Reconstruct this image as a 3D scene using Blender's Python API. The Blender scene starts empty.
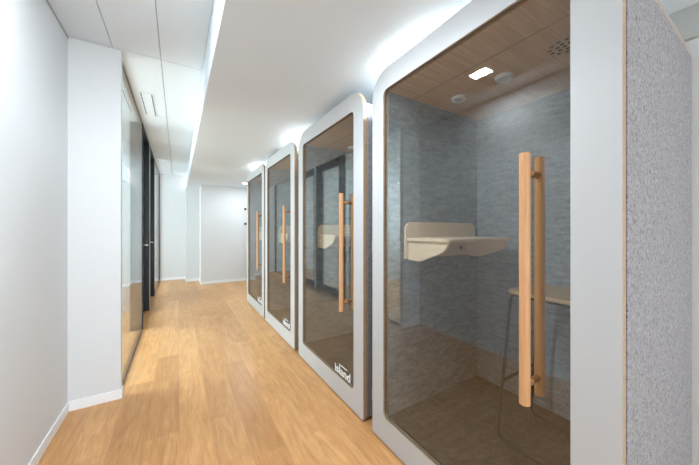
import bpy, bmesh, math
from mathutils import Vector, Matrix
S = bpy.context.scene
COL = S.collection
PI = math.pi

# ------------------------------------------------------------------ materials
def new_mat(name):
    m = bpy.data.materials.new(name); m.use_nodes = True
    nt = m.node_tree
    return m, nt, nt.nodes['Principled BSDF']

def plain(name, col, rough=.5, metal=0.0, spec=.5, bump=0.0, bscale=200):
    m, nt, b = new_mat(name)
    b.inputs['Base Color'].default_value = (*col, 1)
    b.inputs['Roughness'].default_value = rough
    b.inputs['Metallic'].default_value = metal
    b.inputs['Specular IOR Level'].default_value = spec
    if bump:
        tc = nt.nodes.new('ShaderNodeTexCoord'); n = nt.nodes.new('ShaderNodeTexNoise')
        n.inputs['Scale'].default_value = bscale; n.inputs['Detail'].default_value = 3
        bp = nt.nodes.new('ShaderNodeBump'); bp.inputs['Strength'].default_value = bump
        bp.inputs['Distance'].default_value = .002
        nt.links.new(tc.outputs['Object'], n.inputs['Vector'])
        nt.links.new(n.outputs['Fac'], bp.inputs['Height'])
        nt.links.new(bp.outputs['Normal'], b.inputs['Normal'])
    return m

def ramp(nt, stops):
    r = nt.nodes.new('ShaderNodeValToRGB')
    e = r.color_ramp.elements
    while len(e) < len(stops): e.new(.5)
    for el, (p, c) in zip(e, stops): el.position = p; el.color = (*c, 1)
    return r

def grain(name, stops, scale=(1, 30, 30), noise=3.0, rough=.45, spec=.4, distort=1.0):
    """wood with fibres along the object axis that has the smallest scale"""
    m, nt, b = new_mat(name)
    tc = nt.nodes.new('ShaderNodeTexCoord'); mp = nt.nodes.new('ShaderNodeMapping')
    mp.inputs['Scale'].default_value = scale
    n = nt.nodes.new('ShaderNodeTexNoise'); n.inputs['Scale'].default_value = noise
    n.inputs['Detail'].default_value = 6; n.inputs['Roughness'].default_value = .6
    n.inputs['Distortion'].default_value = distort
    r = ramp(nt, stops)
    nt.links.new(tc.outputs['Object'], mp.inputs['Vector'])
    nt.links.new(mp.outputs['Vector'], n.inputs['Vector'])
    nt.links.new(n.outputs['Fac'], r.inputs['Fac'])
    nt.links.new(r.outputs['Color'], b.inputs['Base Color'])
    b.inputs['Roughness'].default_value = rough
    b.inputs['Specular IOR Level'].default_value = spec
    return m

def felt(name, stops, scale=140, big=None, bump=.5):
    m, nt, b = new_mat(name)
    tc = nt.nodes.new('ShaderNodeTexCoord')
    n = nt.nodes.new('ShaderNodeTexNoise'); n.inputs['Scale'].default_value = scale
    n.inputs['Detail'].default_value = 5; n.inputs['Roughness'].default_value = .7
    n.inputs['Distortion'].default_value = 1.2
    r = ramp(nt, stops)
    nt.links.new(tc.outputs['Object'], n.inputs['Vector'])
    nt.links.new(n.outputs['Fac'], r.inputs['Fac'])
    out = r.outputs['Color']
    if big:
        mp = nt.nodes.new('ShaderNodeMapping'); mp.inputs['Scale'].default_value = big
        n2 = nt.nodes.new('ShaderNodeTexNoise'); n2.inputs['Scale'].default_value = 4
        n2.inputs['Detail'].default_value = 5
        r2 = ramp(nt, [(.3, (.75, .75, .75)), (.7, (1.15, 1.15, 1.15))])
        mx = nt.nodes.new('ShaderNodeMix'); mx.data_type = 'RGBA'; mx.blend_type = 'MULTIPLY'
        mx.inputs['Factor'].default_value = 1
        nt.links.new(tc.outputs['Object'], mp.inputs['Vector'])
        nt.links.new(mp.outputs['Vector'], n2.inputs['Vector'])
        nt.links.new(n2.outputs['Fac'], r2.inputs['Fac'])
        nt.links.new(out, mx.inputs['A']); nt.links.new(r2.outputs['Color'], mx.inputs['B'])
        out = mx.outputs['Result']
    nt.links.new(out, b.inputs['Base Color'])
    bp = nt.nodes.new('ShaderNodeBump'); bp.inputs['Strength'].default_value = bump
    bp.inputs['Distance'].default_value = .002
    nt.links.new(n.outputs['Fac'], bp.inputs['Height'])
    nt.links.new(bp.outputs['Normal'], b.inputs['Normal'])
    b.inputs['Roughness'].default_value = .95
    b.inputs['Specular IOR Level'].default_value = .1
    return m

def glass(name, tint, f0=.05):
    """clear sheet: what is behind it shows through, and the Schlick share is mirrored"""
    m = bpy.data.materials.new(name); m.use_nodes = True
    nt = m.node_tree; nt.nodes.clear()
    out = nt.nodes.new('ShaderNodeOutputMaterial')
    tr = nt.nodes.new('ShaderNodeBsdfTransparent'); tr.inputs['Color'].default_value = (*tint, 1)
    gl = nt.nodes.new('ShaderNodeBsdfGlossy'); gl.inputs['Roughness'].default_value = .0
    lw = nt.nodes.new('ShaderNodeLayerWeight'); lw.inputs['Blend'].default_value = .5
    p = nt.nodes.new('ShaderNodeMath'); p.operation = 'POWER'; p.inputs[1].default_value = 5
    ma = nt.nodes.new('ShaderNodeMath'); ma.operation = 'MULTIPLY_ADD'
    ma.inputs[1].default_value = 1 - f0; ma.inputs[2].default_value = f0
    mx = nt.nodes.new('ShaderNodeMixShader')
    L = nt.links.new
    L(lw.outputs['Facing'], p.inputs[0]); L(p.outputs[0], ma.inputs[0])
    L(ma.outputs[0], mx.inputs['Fac']); L(tr.outputs[0], mx.inputs[1]); L(gl.outputs[0], mx.inputs[2])
    L(mx.outputs[0], out.inputs['Surface'])
    return m

def glow(name, col, strength):
    m, nt, b = new_mat(name)
    b.inputs['Base Color'].default_value = (.9, .9, .9, 1)
    b.inputs['Emission Color'].default_value = (*col, 1)
    b.inputs['Emission Strength'].default_value = strength
    return m

def floor_mat():
    m, nt, b = new_mat('oak_laminate')
    L = nt.links.new
    tc = nt.nodes.new('ShaderNodeTexCoord')
    mp = nt.nodes.new('ShaderNodeMapping'); mp.inputs['Rotation'].default_value = (0, 0, PI/2)
    mp.inputs['Location'].default_value = (.35, .53 - .36, 0)
    L(tc.outputs['Object'], mp.inputs['Vector'])
    br = nt.nodes.new('ShaderNodeTexBrick')
    br.offset = .37; br.offset_frequency = 2; br.squash = 1
    br.inputs['Scale'].default_value = 1
    br.inputs['Brick Width'].default_value = 1.28; br.inputs['Row Height'].default_value = .18
    br.inputs['Mortar Size'].default_value = .0012; br.inputs['Mortar Smooth'].default_value = .1
    br.inputs['Bias'].default_value = 0
    br.inputs['Color1'].default_value = (0, 0, 0, 1); br.inputs['Color2'].default_value = (1, 1, 1, 1)
    br.inputs['Mortar'].default_value = (.5, .5, .5, 1)
    L(mp.outputs['Vector'], br.inputs['Vector'])
    # grain: shifted plank by plank so that it breaks at the joints
    sc = nt.nodes.new('ShaderNodeVectorMath'); sc.operation = 'SCALE'; sc.inputs['Scale'].default_value = 7.3
    L(br.outputs['Color'], sc.inputs[0])
    ad = nt.nodes.new('ShaderNodeVectorMath'); ad.operation = 'ADD'
    L(tc.outputs['Object'], ad.inputs[0]); L(sc.outputs[0], ad.inputs[1])
    def noise(scale, ns, det, dist):
        mq = nt.nodes.new('ShaderNodeMapping'); mq.inputs['Scale'].default_value = scale
        n = nt.nodes.new('ShaderNodeTexNoise'); n.inputs['Scale'].default_value = ns
        n.inputs['Detail'].default_value = det; n.inputs['Distortion'].default_value = dist
        n.inputs['Roughness'].default_value = .6
        L(ad.outputs[0], mq.inputs['Vector']); L(mq.outputs['Vector'], n.inputs['Vector'])
        return n
    n1 = noise((9, .9, 1), 2.0, 6, 2.0)       # broad figure
    n2 = noise((34, 2.2, 1), 4, 5, .8)      # fine fibres
    n3 = noise((3, 2.5, 1), 1.6, 3, .5)       # cloudy tone
    r1 = ramp(nt, [(.28, (.54, .255, .092)), (.5, (.63, .322, .125)), (.72, (.70, .39, .168))])
    L(n1.outputs['Fac'], r1.inputs['Fac'])
    r2 = ramp(nt, [(.3, (.91, .89, .87)), (.65, (1.04, 1.04, 1.04))])
    L(n2.outputs['Fac'], r2.inputs['Fac'])
    r3 = ramp(nt, [(.3, (.95, .94, .93)), (.7, (1.05, 1.05, 1.05))])
    L(n3.outputs['Fac'], r3.inputs['Fac'])
    rb = ramp(nt, [(0, (.88, .85, .82)), (1, (1.10, 1.12, 1.15))])
    L(br.outputs['Color'], rb.inputs['Fac'])
    cur = r1.outputs['Color']
    for o in (r2, r3, rb):
        mx = nt.nodes.new('ShaderNodeMix'); mx.data_type = 'RGBA'; mx.blend_type = 'MULTIPLY'
        mx.inputs['Factor'].default_value = 1
        L(cur, mx.inputs['A']); L(o.outputs['Color'], mx.inputs['B']); cur = mx.outputs['Result']
    mo = nt.nodes.new('ShaderNodeMix'); mo.data_type = 'RGBA'
    mo.inputs['B'].default_value = (.46, .26, .115, 1)
    L(br.outputs['Fac'], mo.inputs['Factor']); L(cur, mo.inputs['A'])
    L(mo.outputs['Result'], b.inputs['Base Color'])
    b.inputs['Roughness'].default_value = .33
    b.inputs['Specular IOR Level'].default_value = .35
    return m

M = {}
M['wall'] = plain('white_wall_paint', (.75, .75, .75), .6, spec=.25, bump=.08, bscale=60)
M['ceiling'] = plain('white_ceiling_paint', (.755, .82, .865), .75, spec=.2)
M['shade_band'] = plain('shade_band_grey', (.44, .44, .41), .7)  # shade of the wall's top band is put into this grey
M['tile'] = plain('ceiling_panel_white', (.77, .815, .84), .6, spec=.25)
M['joint'] = plain('ceiling_joint_grey', (.46, .45, .44), .8)
M['base'] = plain('skirting_white', (.92, .925, .93), .4, spec=.4)
M['floor'] = floor_mat()
M['laminate'] = plain('white_laminate', (.51, .51, .51), .38, spec=.45)
M['ply'] = grain('plywood_edge', [(.3, (.31, .205, .125)), (.7, (.43, .30, .195))], (3, 3, 60), 3)
M['felt'] = felt('heather_grey_felt', [(.30, (.095, .087, .09)), (.46, (.25, .234, .236)), (.64, (.365, .343, .345))], 85, bump=.6)
M['lining'] = felt('slate_grey_felt', [(.3, (.20, .215, .235)), (.65, (.36, .375, .395))], 60, big=(3, 3, 12))
M['carpet'] = felt('dark_brown_floor', [(.3, (.045, .039, .035)), (.7, (.13, .112, .10))], 30, big=(1.2, 9, 1), bump=.2)
M['ceilwood'] = grain('oak_veneer', [(.3, (.58, .325, .155)), (.7, (.80, .50, .275))], (.8, 20, 20), 2.5, .5, .3)
M['seat'] = grain('oak_seat', [(.3, (.38, .23, .125)), (.7, (.48, .31, .18))], (20, 1, 20), 2.5, .5, .3)
M['birch'] = grain('pale_birch', [(.3, (.76, .58, .41)), (.7, (.86, .69, .52))], (2, 24, 24), 2.5, .5, .3)
M['handle'] = grain('oiled_beech', [(.3, (.54, .265, .115)), (.7, (.64, .345, .165))], (40, 40, 2.2), 2.5, .42, .35)
M['peg'] = plain('dark_beech_peg', (.42, .19, .08), .45)
M['black'] = plain('black_powder_coat', (.010, .011, .013), .4)
M['gasket'] = plain('dark_rubber', (.03, .03, .03), .6)
M['bronze'] = plain('dark_bronze_channel', (.13, .085, .05), .45)
M['steel'] = plain('brushed_steel', (.72, .72, .72), .3, metal=1)
M['plastic'] = plain('white_plastic', (.85, .85, .83), .4)
M['socket'] = plain('dark_plastic', (.03, .03, .035), .5)
M['logo'] = plain('white_vinyl', (.85, .85, .85), .5)
M['roof'] = plain('grey_white_roof', (.55, .54, .52), .6)
M['booth_glass'] = glass('booth_glass', (.93, .94, .925), .078)
M['clear_glass'] = glass('partition_glass', (.90, .935, .92), .05)
M['pane'] = glass('window_glass', (.97, .98, .98), .04)
M['led'] = glow('led_diffuser', (1, .985, .96), 14)
M['led2'] = glow('downlight_lens', (1, .985, .95), 30)

# ------------------------------------------------------------------ mesh helpers
def link(name, bm, mats, parent=None, loc=None, bevel=0, smooth=False, seg=2):
    bmesh.ops.recalc_face_normals(bm, faces=bm.faces)
    me = bpy.data.meshes.new(name); bm.to_mesh(me); bm.free()
    if not isinstance(mats, (list, tuple)): mats = [mats]
    for m in mats: me.materials.append(m)
    if smooth:
        for p in me.polygons: p.use_smooth = True
        me.set_sharp_from_angle(angle=math.radians(38))
    o = bpy.data.objects.new(name, me); COL.objects.link(o)
    if parent: o.parent = parent
    if loc: o.location = loc
    if bevel:
        md = o.modifiers.new('bevel', 'BEVEL'); md.width = bevel; md.segments = seg
        md.limit_method = 'ANGLE'; md.angle_limit = math.radians(40)
    return o

def add_box(bm, a, b, mi=0):
    x0, y0, z0 = a; x1, y1, z1 = b
    v = [bm.verts.new(p) for p in ((x0,y0,z0),(x1,y0,z0),(x1,y1,z0),(x0,y1,z0),(x0,y0,z1),(x1,y0,z1),(x1,y1,z1),(x0,y1,z1))]
    for f in ((0,3,2,1),(4,5,6,7),(0,1,5,4),(1,2,6,5),(2,3,7,6),(3,0,4,7)):
        bm.faces.new([v[i] for i in f]).material_index = mi

def box(name, a, b, mat, parent=None, bevel=0):
    bm = bmesh.new(); add_box(bm, a, b)
    return link(name, bm, mat, parent, bevel=bevel)

def add_cyl(bm, p, q, r, n=20, r2=None, mi=0):
    p, q = Vector(p), Vector(q); d = q - p
    if r2 is None: r2 = r
    R = d.to_track_quat('Z', 'Y')
    A, B = [], []
    for i in range(n):
        c = Vector((math.cos(2*PI*i/n), math.sin(2*PI*i/n), 0))
        A.append(bm.verts.new(p + R @ (c*r))); B.append(bm.verts.new(q + R @ (c*r2)))
    for i in range(n):
        j = (i+1) % n
        bm.faces.new((A[i], A[j], B[j], B[i])).material_index = mi
    bm.faces.new(A[::-1]).material_index = mi; bm.faces.new(B).material_index = mi

def add_tube(bm, pts, r, n=10):
    """round bar bent along pts, mitred at the bends"""
    pts = [Vector(p) for p in pts]
    rings = []
    for i, p in enumerate(pts):
        d = (pts[min(i+1, len(pts)-1)] - pts[max(i-1, 0)]).normalized()
        R = d.to_track_quat('Z', 'Y')
        rings.append([bm.verts.new(p + R @ Vector((r*math.cos(2*PI*k/n), r*math.sin(2*PI*k/n), 0))) for k in range(n)])
    for a, b in zip(rings, rings[1:]):
        # match the rings so that the tube does not twist
        off = min(range(n), key=lambda s: sum((a[k].co - b[(k+s) % n].co).length for k in range(n)))
        b[:] = [b[(k+off) % n] for k in range(n)]
        for k in range(n):
            j = (k+1) % n
            bm.faces.new((a[k], a[j], b[j], b[k]))
    bm.faces.new(rings[0][::-1]); bm.faces.new(rings[-1])

def bend(pts, r, k=5):
    """round the inner corners of a polyline"""
    pts = [Vector(p) for p in pts]; out = [pts[0]]
    for a, b, c in zip(pts, pts[1:], pts[2:]):
        u, w = (a-b).normalized(), (c-b).normalized()
        p, q = b + u*r, b + w*r
        for i in range(k+1):
            t = i/k; out.append(p*(1-t)**2 + b*2*t*(1-t) + q*t*t)
    out.append(pts[-1]); return out

def rrect(y0, z0, y1, z1, rb, rt, k=10):
    """rounded rectangle, bottom radius rb and top radius rt, always 4(k+1) points"""
    P = []
    for cy, cz, r, a0 in ((y1-rb, z0+rb, rb, -PI/2), (y1-rt, z1-rt, rt, 0), (y0+rt, z1-rt, rt, PI/2), (y0+rb, z0+rb, rb, PI)):
        for i in range(k+1):
            a = a0 + PI/2*i/k
            P.append((cy + r*math.cos(a), cz + r*math.sin(a)))
    return P

def prism(bm, P, fn, t0, t1, mi=0, mi_side=None):
    """extrude the 2-D outline P between t0 and t1; fn(u, v, t) -> 3-D"""
    A = [bm.verts.new(fn(u, v, t0)) for u, v in P]; B = [bm.verts.new(fn(u, v, t1)) for u, v in P]
    bm.faces.new(A).material_index = mi; bm.faces.new(B[::-1]).material_index = mi
    ms = mi if mi_side is None else mi_side
    for i in range(len(P)):
        j = (i+1) % len(P)
        bm.faces.new((A[i], A[j], B[j], B[i])).material_index = ms

def ring(bm, O, I, x0, x1, m_face=0, m_out=0, m_in=0):
    """a flat frame: outline O with hole I (same count), from x0 to x1"""
    n = len(O)
    q = [[bm.verts.new((x, y, z)) for y, z in P] for x in (x0, x1) for P in (O, I)]
    for i in range(n):
        j = (i+1) % n
        bm.faces.new((q[0][i], q[0][j], q[1][j], q[1][i])).material_index = m_face
        bm.faces.new((q[2][i], q[3][i], q[3][j], q[2][j])).material_index = m_face
        bm.faces.new((q[0][i], q[2][i], q[2][j], q[0][j])).material_index = m_out
        bm.faces.new((q[1][i], q[1][j], q[3][j], q[3][i])).material_index = m_in

def empty(name, loc):
    o = bpy.data.objects.new(name, None); COL.objects.link(o); o.location = loc
    o.empty_display_size = .2
    return o

def tag(o, label, cat, group=None):
    o['label'] = label; o['category'] = cat
    if group: o['group'] = group
    return o

def struct(o):
    o['kind'] = 'structure'; return o

def copy_tree(o, parent=None):
    c = o.copy(); COL.objects.link(c); c.parent = parent
    for ch in list(o.children): copy_tree(ch, c)
    return c

# ------------------------------------------------------------------ the room
XL, XG, XB, XR = -.668, -.39, .182, 2.06        # left wall, glass line, bulkhead, right wall
ZT, ZL = 2.67, 2.34                             # tiled ceiling, lowered ceiling
YB, YE = -3.4, 7.35                             # back wall, end wall
YR0, YR1 = 2.74, 2.80                           # return wall
Y2, Y3 = 7.95, 8.42                             # steps of the end wall
XO = -3.2                                       # far side of the glazed office

struct(box('floor', (XO-.1, YB-.1, -.1), (XR+.1, Y3+.1, 0), M['floor']))
struct(box('wall_left', (XL-.12, YB, 0), (XL, YR0, ZT+.05), M['wall']))
struct(box('wall_return', (XO, YR0, 0), (-.372, YR1, ZT+.05), M['wall']))
struct(box('wall_right', (XR, YB, 0), (XR+.12, Y3, ZT+.05), M['wall']))
struct(box('wall_end_right', (.46, YE, 0), (XR, YE+.12, ZL), M['wall']))
struct(box('wall_end_middle', (.17, Y2, 0), (.46, Y2+.12, ZL), M['wall']))
struct(box('wall_end_side', (.46, YE+.12, 0), (.58, Y2+.12, ZL), M['wall']))
struct(box('wall_end_left', (XO, Y3, 0), (.29, Y3+.12, ZT+.05), M['wall']))
struct(box('wall_end_step', (.17, Y2+.12, 0), (.29, Y3, ZL), M['wall']))
struct(box('wall_office', (XO-.12, YR0, 0), (XO, Y3, ZT+.05), M['wall']))

struct(box('wall_light_blocker', (XO, 5.50, 0), (-.50, 5.56, ZT+.05), M['wall']))  # unseen wall added to keep office light off the far end

# back wall, far behind the camera, with an unseen window added for ambient light
bm = bmesh.new()
W0, W1, WZ0, WZ1 = -.45, 1.85, .35, 2.22
add_box(bm, (XL, YB-.12, 0), (W0, YB, ZT)); add_box(bm, (W1, YB-.12, 0), (XR, YB, ZT))
add_box(bm, (W0, YB-.12, 0), (W1, YB, WZ0)); add_box(bm, (W0, YB-.12, WZ1), (W1, YB, ZT))
struct(link('wall_back', bm, M['wall']))
w = struct(box('window_added', (W0, YB-.075, WZ0), (W1, YB-.069, WZ1), M['pane']))  # pane of the unseen window added for its light
bm = bmesh.new()
for x in (W0, (W0+W1)/2-.025, W1-.05): add_box(bm, (x, YB-.1, WZ0), (x+.05, YB-.04, WZ1))
for z in (WZ0, WZ1-.05): add_box(bm, (W0, YB-.1, z), (W1, YB-.04, z+.05))
link('window_frame', bm, M['base'], w)

# lowered ceiling with its bulkhead face
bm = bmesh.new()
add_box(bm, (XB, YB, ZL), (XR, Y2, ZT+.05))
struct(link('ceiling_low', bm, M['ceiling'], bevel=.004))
struct(box('trim_shade_band', (XR-.03, YB, 2.19), (XR, YE, ZL), M['shade_band'], bevel=.002))  # soffit strip whose darker grey carries the band's shade

# tiled ceiling: long panels with fine grey joints over a backing
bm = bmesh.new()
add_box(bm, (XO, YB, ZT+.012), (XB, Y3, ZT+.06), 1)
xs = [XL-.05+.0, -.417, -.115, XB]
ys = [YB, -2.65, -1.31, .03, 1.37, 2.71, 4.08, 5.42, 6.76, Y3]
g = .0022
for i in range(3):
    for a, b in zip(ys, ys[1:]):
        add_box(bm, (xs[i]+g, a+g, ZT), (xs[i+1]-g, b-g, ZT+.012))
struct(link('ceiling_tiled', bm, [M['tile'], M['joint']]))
struct(box('trim_2', (XL, YB, ZT-.012), (XL+.006, YR0, ZT), M['joint']))
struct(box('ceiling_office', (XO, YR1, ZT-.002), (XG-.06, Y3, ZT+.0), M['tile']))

# skirting boards
bh, bt = .070, .009
struct(box('baseboard_left', (XL, YB, 0), (XL+bt, YR0, bh), M['base'], bevel=.003))
bm = bmesh.new()
add_box(bm, (XL+bt, YR0-bt, 0), (-.372+bt, YR0, bh)); add_box(bm, (-.372, YR0, 0), (-.372+bt, YR1, bh))
struct(link('baseboard_return', bm, M['base'], bevel=.002))
bm = bmesh.new()
add_box(bm, (.46-bt, YE-bt, 0), (XR, YE, bh)); add_box(bm, (.46-bt, YE, 0), (.46, Y2-bt, bh))
struct(link('baseboard_end_right', bm, M['base'], bevel=.002))
bm = bmesh.new()
add_box(bm, (.17-bt, Y2-bt, 0), (.46-bt, Y2, bh)); add_box(bm, (.17-bt, Y2, 0), (.17, Y3-bt, bh))
struct(link('baseboard_end_middle', bm, M['base'], bevel=.002))
struct(box('baseboard_end_left', (XG, Y3-bt, 0), (.17-bt, Y3, bh), M['base'], bevel=.002))

struct(box('baseboard_right', (XR-.009, YB, 0), (XR, YE-.013, bh), M['base'], bevel=.003))

# glazed partition on the left: pane, door, door, pane
def pane_unit(name, y0, y1, n=1, dark_end=False):
    p = struct(box(name, (XG-.012, y0, .018), (XG, y1, ZT-.025), M['clear_glass']))
    bm = bmesh.new()
    add_box(bm, (XG-.03, y0, 0), (XG+.004, y1, .018)); add_box(bm, (XG-.03, y0, ZT-.025), (XG+.004, y1, ZT))
    if dark_end: add_box(bm, (XG-.03, y1-.03, .03), (XG+.01, y1, ZT-.035))
    link('window_frame', bm, M['bronze'], p)
    return p
pane_unit('window_1', YR1, 4.44)
pane_unit('window_2', 6.60, Y3, dark_end=True)

def glazed_door(name, y0, y1):
    xd = -.475
    d = struct(box(name, (xd-.006, y0+.12, .13), (xd+.006, y1-.12, ZT-.15), M['clear_glass']))
    bm = bmesh.new()      # lining of the opening
    add_box(bm, (xd-.04, y0-.03, 0), (XG+.006, y0, ZT)); add_box(bm, (xd-.04, y1, 0), (XG+.006, y1+.03, ZT))
    add_box(bm, (xd-.04, y0, ZT-.04), (XG+.006, y1, ZT))
    link('door_lining', bm, M['black'], d, bevel=.002)
    bm = bmesh.new()
    O = [(y0+.004, .008), (y1-.004, .008), (y1-.004, ZT-.044), (y0+.004, ZT-.044)]
    I = [(y0+.12, .13), (y1-.12, .13), (y1-.12, ZT-.15), (y0+.12, ZT-.15)]
    ring(bm, O, I, xd-.022, xd+.022)
    link('door_leaf_frame', bm, M['black'], d, bevel=.002)
    bm = bmesh.new()
    add_cyl(bm, (xd+.022, y1-.06, 1.05), (xd+.028, y1-.06, 1.05), .026)
    add_cyl(bm, (xd+.028, y1-.06, 1.05), (xd+.075, y1-.06, 1.05), .009)
    add_tube(bm, bend([(xd+.07, y1-.055, 1.05), (xd+.072, y1-.12, 1.05), (xd+.068, y1-.18, 1.048)], .02), .009)
    link('door_handle', bm, M['steel'], d, smooth=True)
    return d
glazed_door('door_1', 4.48, 5.45)
glazed_door('door_2', 5.60, 6.56)
struct(box('trim_3', (-.44, 5.482, 0), (XG+.004, 5.568, ZT), M['base']))

# office back wall details are outside the frame; its skirting
struct(box('baseboard_office', (XO, YR1, 0), (XO+bt, Y3, bh), M['base']))

# ------------------------------------------------------------------ phone booth
BW, BD, BH = 1.175, .955, 2.267
RT = .15
CH, RC = 2.195, .10                             # the casing stays below the top of the door panel
def yz(x):  # prism helper: outline in the y-z plane
    return lambda u, v, t: (t, u, v)

def make_booth(y0):
    r = empty('phone_booth', (1.058, y0, 0))
    # casing: plywood ring with a big top radius, standing on a dark plinth
    bm = bmesh.new()
    O = rrect(.004, .014, BW-.004, CH-.004, .012, RC)
    I = rrect(.124, .149, BW-.112, BH-.117, .004, .004)
    ring(bm, O, I, .0305, BD)
    link('casing', bm, M['ply'], r, smooth=True)
    box('plinth', (.05, .03, 0), (BD-.03, BW-.03, .016), M['gasket'], r)
    bm = bmesh.new()
    prism(bm, rrect(.10, .10, BW-.10, CH-.03, .01, .03), yz(0), .942, BD-.002)
    link('back_board', bm, M['ply'], r)
    # felt on the outside
    for side in (0, 1):
        bm = bmesh.new()
        P = rrect(.034, .03, BD-.018, CH-RC-.014, .004, .035)
        if side == 0: prism(bm, P, lambda u, v, t: (u, t, v), -.002, .0045)
        else: prism(bm, P, lambda u, v, t: (u, t, v), BW-.0045, BW+.002)
        link('side_panel', bm, M['felt'], r, bevel=.002)
    # roof skin over the curved top
    bm = bmesh.new()
    arc = []
    for cy, a0 in ((BW-.004-RC, 0), (.004+RC, PI/2)):
        for i in range(13):
            a = a0 + PI/2*i/12
            a = min(max(a, math.radians(12)), math.radians(168))
            arc.append((cy, CH-.004-RC, a))
    outer = [(c + (RC+.004)*math.cos(a), z + (RC+.004)*math.sin(a)) for c, z, a in arc]
    inner = [(c + (RC-.0005)*math.cos(a), z + (RC-.0005)*math.sin(a)) for c, z, a in arc]
    n = len(outer)
    V = [[bm.verts.new((x, *p)) for p in P] for x in (.032, BD-.012) for P in (outer, inner)]
    for i in range(n-1):
        bm.faces.new((V[0][i], V[0][i+1], V[2][i+1], V[2][i])); bm.faces.new((V[1][i], V[3][i], V[3][i+1], V[1][i+1]))
        bm.faces.new((V[0][i], V[1][i], V[1][i+1], V[0][i+1])); bm.faces.new((V[2][i], V[2][i+1], V[3][i+1], V[3][i]))
    for i in (0, n-1): bm.faces.new((V[0][i], V[2][i], V[3][i], V[1][i]))
    link('roof_panel', bm, M['roof'], r, smooth=True)
    # inside lining
    iy0, iy1, iz0, iz1, ix1 = .130, BW-.118, .160, BH-.129, .925
    box('floor_panel', (.035, iy0-.006, .149), (ix1+.016, iy1+.006, iz0), M['carpet'], r)
    box('ceiling_panel', (.035, iy0-.006, iz1), (ix1+.016, iy1+.006, iz1+.012), M['ceilwood'], r)
    bp = box('back_panel', (ix1, iy0-.006, iz0), (ix1+.016, iy1+.006, iz1), M['lining'], r)
    for a, b in ((iy0-.006, iy0), (iy1, iy1+.006)):
        box('wall_lining', (.035, a, iz0), (ix1, b, iz1), M['lining'], r)
    sm = bmesh.new(); add_box(sm, (.243, iy0, iz1-.0006), (.2455, iy1, iz1+.001)); link('ceiling_seam', sm, M['gasket'], r)
    # ceiling fittings
    cz = iz1
    def disc(name, x, y, mats, rings):
        bm = bmesh.new()
        for r0, h, mi in rings: add_cyl(bm, (x, y, cz+.001), (x, y, cz-h), r0, 28, r0*.93, mi)
        return link(name, bm, mats, r, smooth=True)
    d = disc('ceiling_lamp', .472, .885, [M['plastic'], M['roof']], [(.048, .012, 0), (.028, .014, 1)])
    d['label'] = 'round white ceiling spotlight with a grey centre'
    d = disc('air_valve', .467, .594, [M['plastic']], [(.048, .008, 0), (.042, .018, 0)])
    d['label'] = 'round white disc on the ceiling'
    bm = bmesh.new()
    for k, rr, ph in ((1, 0, 0), (6, .028, 0), (11, .056, .2)):
        for i in range(k):
            a = 2*PI*i/k + ph
            add_cyl(bm, (.452+rr*math.cos(a), .305+rr*math.sin(a), cz+.001), (.452+rr*math.cos(a), .305+rr*math.sin(a), cz-.0008), .0085, 12)
    link('vent_holes', bm, M['gasket'], r)
    # desk fixed to the far side wall
    dx0, dx1, dyb, dyf, dz = .172, .806, iy1, .728, 1.245
    bm = bmesh.new()
    P = [(dx0, dyb), (dx0, dyf+.03)] + [(dx0+.03-.03*math.cos(a), dyf+.03-.03*math.sin(a)) for a in [PI/2*i/6 for i in range(1, 7)]]
    P += [(dx1-.03+.03*math.sin(a), dyf+.03-.03*math.cos(a)) for a in [PI/2*i/6 for i in range(7)]] + [(dx1, dyb)]
    prism(bm, P, lambda u, v, t: (u, v, t), dz-.019, dz)
    desk = link('desk', bm, M['birch'], r, bevel=.002)
    bm = bmesh.new()
    prism(bm, rrect(.160, 1.112, .872, 1.345, .003, .055), lambda u, v, t: (u, t, v), dyb-.016, dyb-.0005)
    link('desk_back', bm, M['birch'], desk, bevel=.002)
    prof = [(dyb-.016, dz-.0195), (dyb-.016, 1.106), (dyb-.10, 1.103), (dyb-.12, 1.106)]
    for i in range(0, 9):          # straight rise, then a concave sweep up to the front edge
        t = i/8
        a, b, c = Vector((.800, 1.158)), Vector((.752, 1.178)), Vector((.738, dz-.022))
        p = a*(1-t)**2 + b*2*t*(1-t) + c*t*t
        prof.append((p.x, p.y))
    prof.append((.736, dz-.0195))
    for x in (dx0+.012, dx1-.032):
        bm = bmesh.new()
        prism(bm, prof, yz(0), x, x+.018)
        link('desk_bracket', bm, M['birch'], desk, bevel=.0015)
    bm = bmesh.new(); add_cyl(bm, (.70, dyb-.016, 1.165), (.70, dyb-.020, 1.165), .013)
    link('cable_outlet', bm, M['socket'], desk, smooth=True)
    # door: white frame on plywood, sheet of glass, pair of wooden handles
    bm = bmesh.new()
    O = rrect(0, .010, BW, BH, .012, RT)
    I = rrect(.122, .158, BW-.110, BH-.129, .035, .035)
    ring(bm, O, I, 0, .030, 0, 1, 1)
    door = link('door_frame', bm, [M['laminate'], M['ply']], r, bevel=.0016)
    bm = bmesh.new()
    prism(bm, rrect(.112, .148, BW-.100, BH-.119, .03, .03), yz(0), .014, .022)
    link('glass_pane', bm, M['booth_glass'], door)
    bm = bmesh.new()
    ring(bm, rrect(.1215, .1575, BW-.1095, BH-.1285, .0355, .0355), rrect(.125, .161, BW-.113, BH-.132, .033, .033), .0115, .0138)
    link('glass_seal', bm, M['gasket'], door)
    hy = .243
    for x in (-.030, .075):
        bm = bmesh.new()
        add_cyl(bm, (x, hy, .690), (x, hy, 1.564), .0172, 28)
        h = link('handle_bar', bm, M['handle'], door, bevel=.002, smooth=True)
        if x > 0: h['label'] = 'wooden bar on the inner side of the glass'
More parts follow.
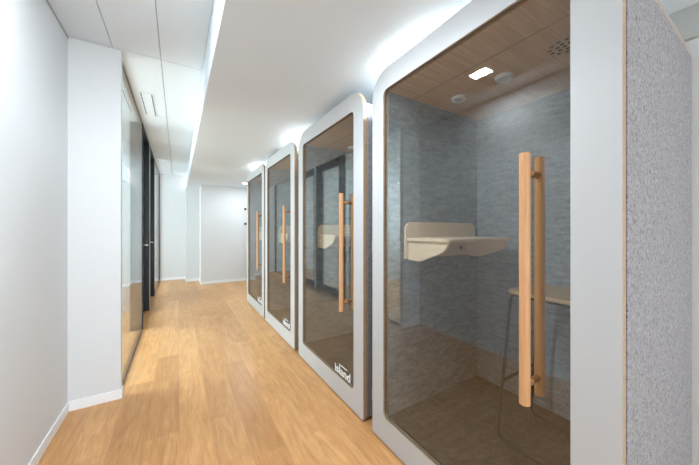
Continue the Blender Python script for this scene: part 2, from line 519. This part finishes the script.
    for z in (.757, 1.497):
        bm = bmesh.new()
        add_cyl(bm, (-.022, hy, z), (.0138, hy, z), .0115, 18); add_cyl(bm, (.0222, hy, z), (.068, hy, z), .0115, 18)
        link('handle_peg', bm, M['peg'], door, smooth=True)
    # the word on the glass
    cu = bpy.data.curves.new('word', 'FONT'); cu.body = 'island'; cu.size = .1; cu.extrude = .0004; cu.offset = .0025
    to = bpy.data.objects.new('word', cu); COL.objects.link(to)
    bpy.context.view_layer.update()
    me = bpy.data.meshes.new_from_object(to.evaluated_get(bpy.context.evaluated_depsgraph_get()))
    bpy.data.objects.remove(to)
    bm = bmesh.new(); bm.from_mesh(me); bpy.data.meshes.remove(me)
    w = max(v.co.x for v in bm.verts); k = .235/w
    yb, zb = .185, .174
    for v in bm.verts:
        x, y, z = v.co*k
        v.co = (.0132 - z, yb + .235 - x, zb + y*.84)
    add_box(bm, (.0128, yb+.045, zb+.068), (.0136, yb+.170, zb+.076))
    link('logo', bm, M['logo'], door)
    # screw covers of the hinges on the far stile
    for z in (.24, 1.19, 2.04):
        bm = bmesh.new()
        add_box(bm, (-.0015, BW-.007, z-.035), (.020, BW+.0012, z+.035))
        for dz2 in (-.022, 0, .022):
            add_cyl(bm, (-.0028, BW-.0045, z+dz2), (-.0012, BW-.0045, z+dz2), .002, 8, mi=1)
        link('hinge', bm, [M['laminate'], M['steel']], door)
    return r

proto = make_booth(.26)
GB = 'phone booths in a row along the right'
tag(proto, 'nearest large white phone booth with grey felt side and stool inside', 'phone booth', GB)
labs = ['second white phone booth in the row, just beyond the big nearest one',
        'third white phone booth in the row, second from the far end',
        'farthest small white phone booth at the end of the row, by the end wall']
for i, t in enumerate(labs):
    c = copy_tree(proto); c.location = (1.058, (1.538, 2.83, 4.06)[i], 0)
    c['label'] = t

# ------------------------------------------------------------------ stool inside the nearest booth
fz = .160
st = tag(empty('bar_stool', (1.67, .68, fz)), 'bar stool with wooden seat and thin black legs inside the nearest booth', 'stool')
def L(x, y, z): return (x-1.67, y-.68, z-fz)
bm = bmesh.new()
P = rrect(1.50-1.67, .50-.68, 1.85-1.67, .835-.68, .05, .05, 6)
prism(bm, P, lambda u, v, t: (u, v, t), .955-fz, .975-fz)
link('seat', bm, M['seat'], st, bevel=.004)
rr = .008
for x, xt in ((1.492, 1.522), (1.858, 1.828)):
    bm = bmesh.new()
    add_tube(bm, bend([L(xt, .66, .947), L(xt, .815, .947), L(x, .872, fz+rr), L(x, .47, fz+rr), L(xt, .52, .947), L(xt, .662, .947)], .03), rr)
    link('leg_frame', bm, M['black'], st, smooth=True)
bm = bmesh.new()
add_tube(bm, [L(1.502, .8495, .475), L(1.848, .8495, .475)], rr)
link('footrest', bm, M['black'], st, smooth=True)
for y in (.56, .775):
    bm = bmesh.new(); add_tube(bm, [L(1.522, y, .947), L(1.828, y, .947)], rr)
    link('seat_bar', bm, M['black'], st, smooth=True)

COOL = (.76, .89, 1)
LED_SLIM, LED_TILE, DOWN_BOOTH, DOWN_END, OFFICE, OFFICE_FILL, BACK_FILL = 7, 4, 4.0, 3.8, 4, 60, 40
# ------------------------------------------------------------------ small fittings
def wall_plate(z, lab):
    t = tag(empty('wall_switch', (1.448, YE, z)), lab, 'switch', 'dark fittings on the end wall')
    bm = bmesh.new(); add_box(bm, (-.04, -.008, -.04), (.04, 0, .04)); link('plate', bm, M['plastic'], t, bevel=.002)
    bm = bmesh.new(); add_box(bm, (-.028, -.013, -.028), (.028, -.008, .028)); link('rocker', bm, M['socket'], t, bevel=.002)
wall_plate(1.80, 'upper small dark switch on the white end wall')
wall_plate(1.43, 'lower small dark switch on the white end wall')

v = tag(empty('ceiling_vent', (-.272, 3.78, ZT)), 'narrow white air vent with two dark slots in the tiled ceiling', 'vent')
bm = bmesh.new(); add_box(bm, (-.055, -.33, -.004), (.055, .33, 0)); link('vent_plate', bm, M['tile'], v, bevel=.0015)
for x in (-.045, .045):
    bm = bmesh.new()
    for k in range(6): add_box(bm, (x-.004, -.31+k*.105, -.0046), (x+.004, -.31+k*.105+.09, -.003))
    link('slot', bm, M['gasket'], v)

def area(name, loc, sx, sy, power, col=COOL, rot=(0, 0, 0), spread=None):
    l = bpy.data.lights.new(name, 'AREA'); l.shape = 'RECTANGLE'; l.size = sx; l.size_y = sy
    l.energy = power; l.color = col
    if spread: l.spread = spread
    o = bpy.data.objects.new(name, l); COL.objects.link(o); o.location = loc; o.rotation_euler = rot
    return o

# LED panels in the tiled ceiling behind the camera, and a slim one in the lowered ceiling mirrored in the booth glass
def led_panel(x, y, z, w, l, p, lab, group=None):
    t = tag(empty('ceiling_light', (x, y, z)), lab, 'ceiling light', group)
    bm = bmesh.new()
    O = [(-w, -l), (w, -l), (w, l), (-w, l)]; I = [(-w+.008, -l+.008), (w-.008, -l+.008), (w-.008, l-.008), (-w+.008, l-.008)]
    ring(bm, O, I, -.008, 0)
    for vv in bm.verts: h, a, b = vv.co; vv.co = (a, b, h)
    link('light_frame', bm, M['plastic'], t)
    box('diffuser', (-w+.008, -l+.008, -.006), (w-.008, l-.008, 0), M['led'], t)
    area('led_panel_light', (x, y, z-.012), 2*w-.02, 2*l-.02, p)
led_panel(.445, 1.11, ZL, .04, .065, LED_SLIM, 'slim LED panel in the lowered ceiling mirrored in the nearest booth glass')
led_panel(-.33, 1.50, ZT, .07, .13, 3.2, 'narrow LED panel in the tiled ceiling close to the left wall')

# downlights in the lowered ceiling above the booths
for i, (y, lab) in enumerate(((6.6, 'small round downlight in the lowered ceiling near the end wall'),
                              (4.72, 'small round downlight above the farthest phone booth'),
                              (2.98, 'small round downlight above the third phone booth'),
                              (1.22, 'small round downlight above the nearest phone booth'))):
    x = 1.29
    t = tag(empty('downlight', (x, y, ZL)), lab, 'downlight', 'downlights in the lowered ceiling')
    bm = bmesh.new(); add_cyl(bm, (0, 0, 0), (0, 0, -.006), .055, 32, .052); link('ring', bm, M['plastic'], t, smooth=True)
    bm = bmesh.new(); add_cyl(bm, (0, 0, -.005), (0, 0, -.009), .042, 32, .040); link('lens', bm, M['led2'], t, smooth=True)
    l = bpy.data.lights.new('downlight_lamp', 'AREA'); l.shape = 'DISK'; l.size = .08; l.energy = DOWN_END if y > 6 else DOWN_BOOTH; l.color = COOL
    o = bpy.data.objects.new('downlight_lamp', l); COL.objects.link(o); o.location = (x, y, ZL-.012)

# office lights behind the glazed partition, then area lights added to brighten the corridor
for x in (-1.2, -2.4):
    for y in (3.6, 4.9, 6.2):
        l = bpy.data.lights.new('office_light', 'AREA'); l.shape = 'DISK'; l.size = .1; l.energy = OFFICE; l.color = COOL
        o = bpy.data.objects.new('office_light', l); COL.objects.link(o); o.location = (x, y, ZT-.02)
area('office_fill', (XO+.03, 4.1, 1.7), 1.7, 2.4, OFFICE_FILL, COOL, (0, -PI/2, 0))  # added fill at a plain wall, no window is built here
area('office_fill_far', (XO+.03, 7.0, 1.6), 1.7, 2.2, 36, COOL, (0, -PI/2, 0))  # second added fill, brightens the dim far end
area('back_window_fill', ((W0+W1)/2, YB-.2, (WZ0+WZ1)/2), W1-W0, WZ1-WZ0, BACK_FILL, COOL, (PI/2, 0, 0))  # ambient fill added outside the unseen back window

wd = bpy.data.worlds.new('World'); S.world = wd; wd.use_nodes = True
wd.node_tree.nodes['Background'].inputs['Color'].default_value = (.9, .95, 1, 1)
wd.node_tree.nodes['Background'].inputs['Strength'].default_value = 1.0

# ------------------------------------------------------------------ camera
cd = bpy.data.cameras.new('camera'); cam = bpy.data.objects.new('camera', cd); COL.objects.link(cam)
cd.sensor_width = 36; cd.lens = 36*278/699; cd.clip_start = .02
cd.shift_y = -3.5/699
cam.location = (0, 0, 1.3); cam.rotation_euler = (PI/2, 0, -math.radians(31.7))
S.camera = cam
S.view_settings.view_transform = 'Standard'; S.view_settings.look = 'None'
S.view_settings.gamma = 1; S.view_settings.use_curve_mapping = False
S.view_settings.exposure = 1.62
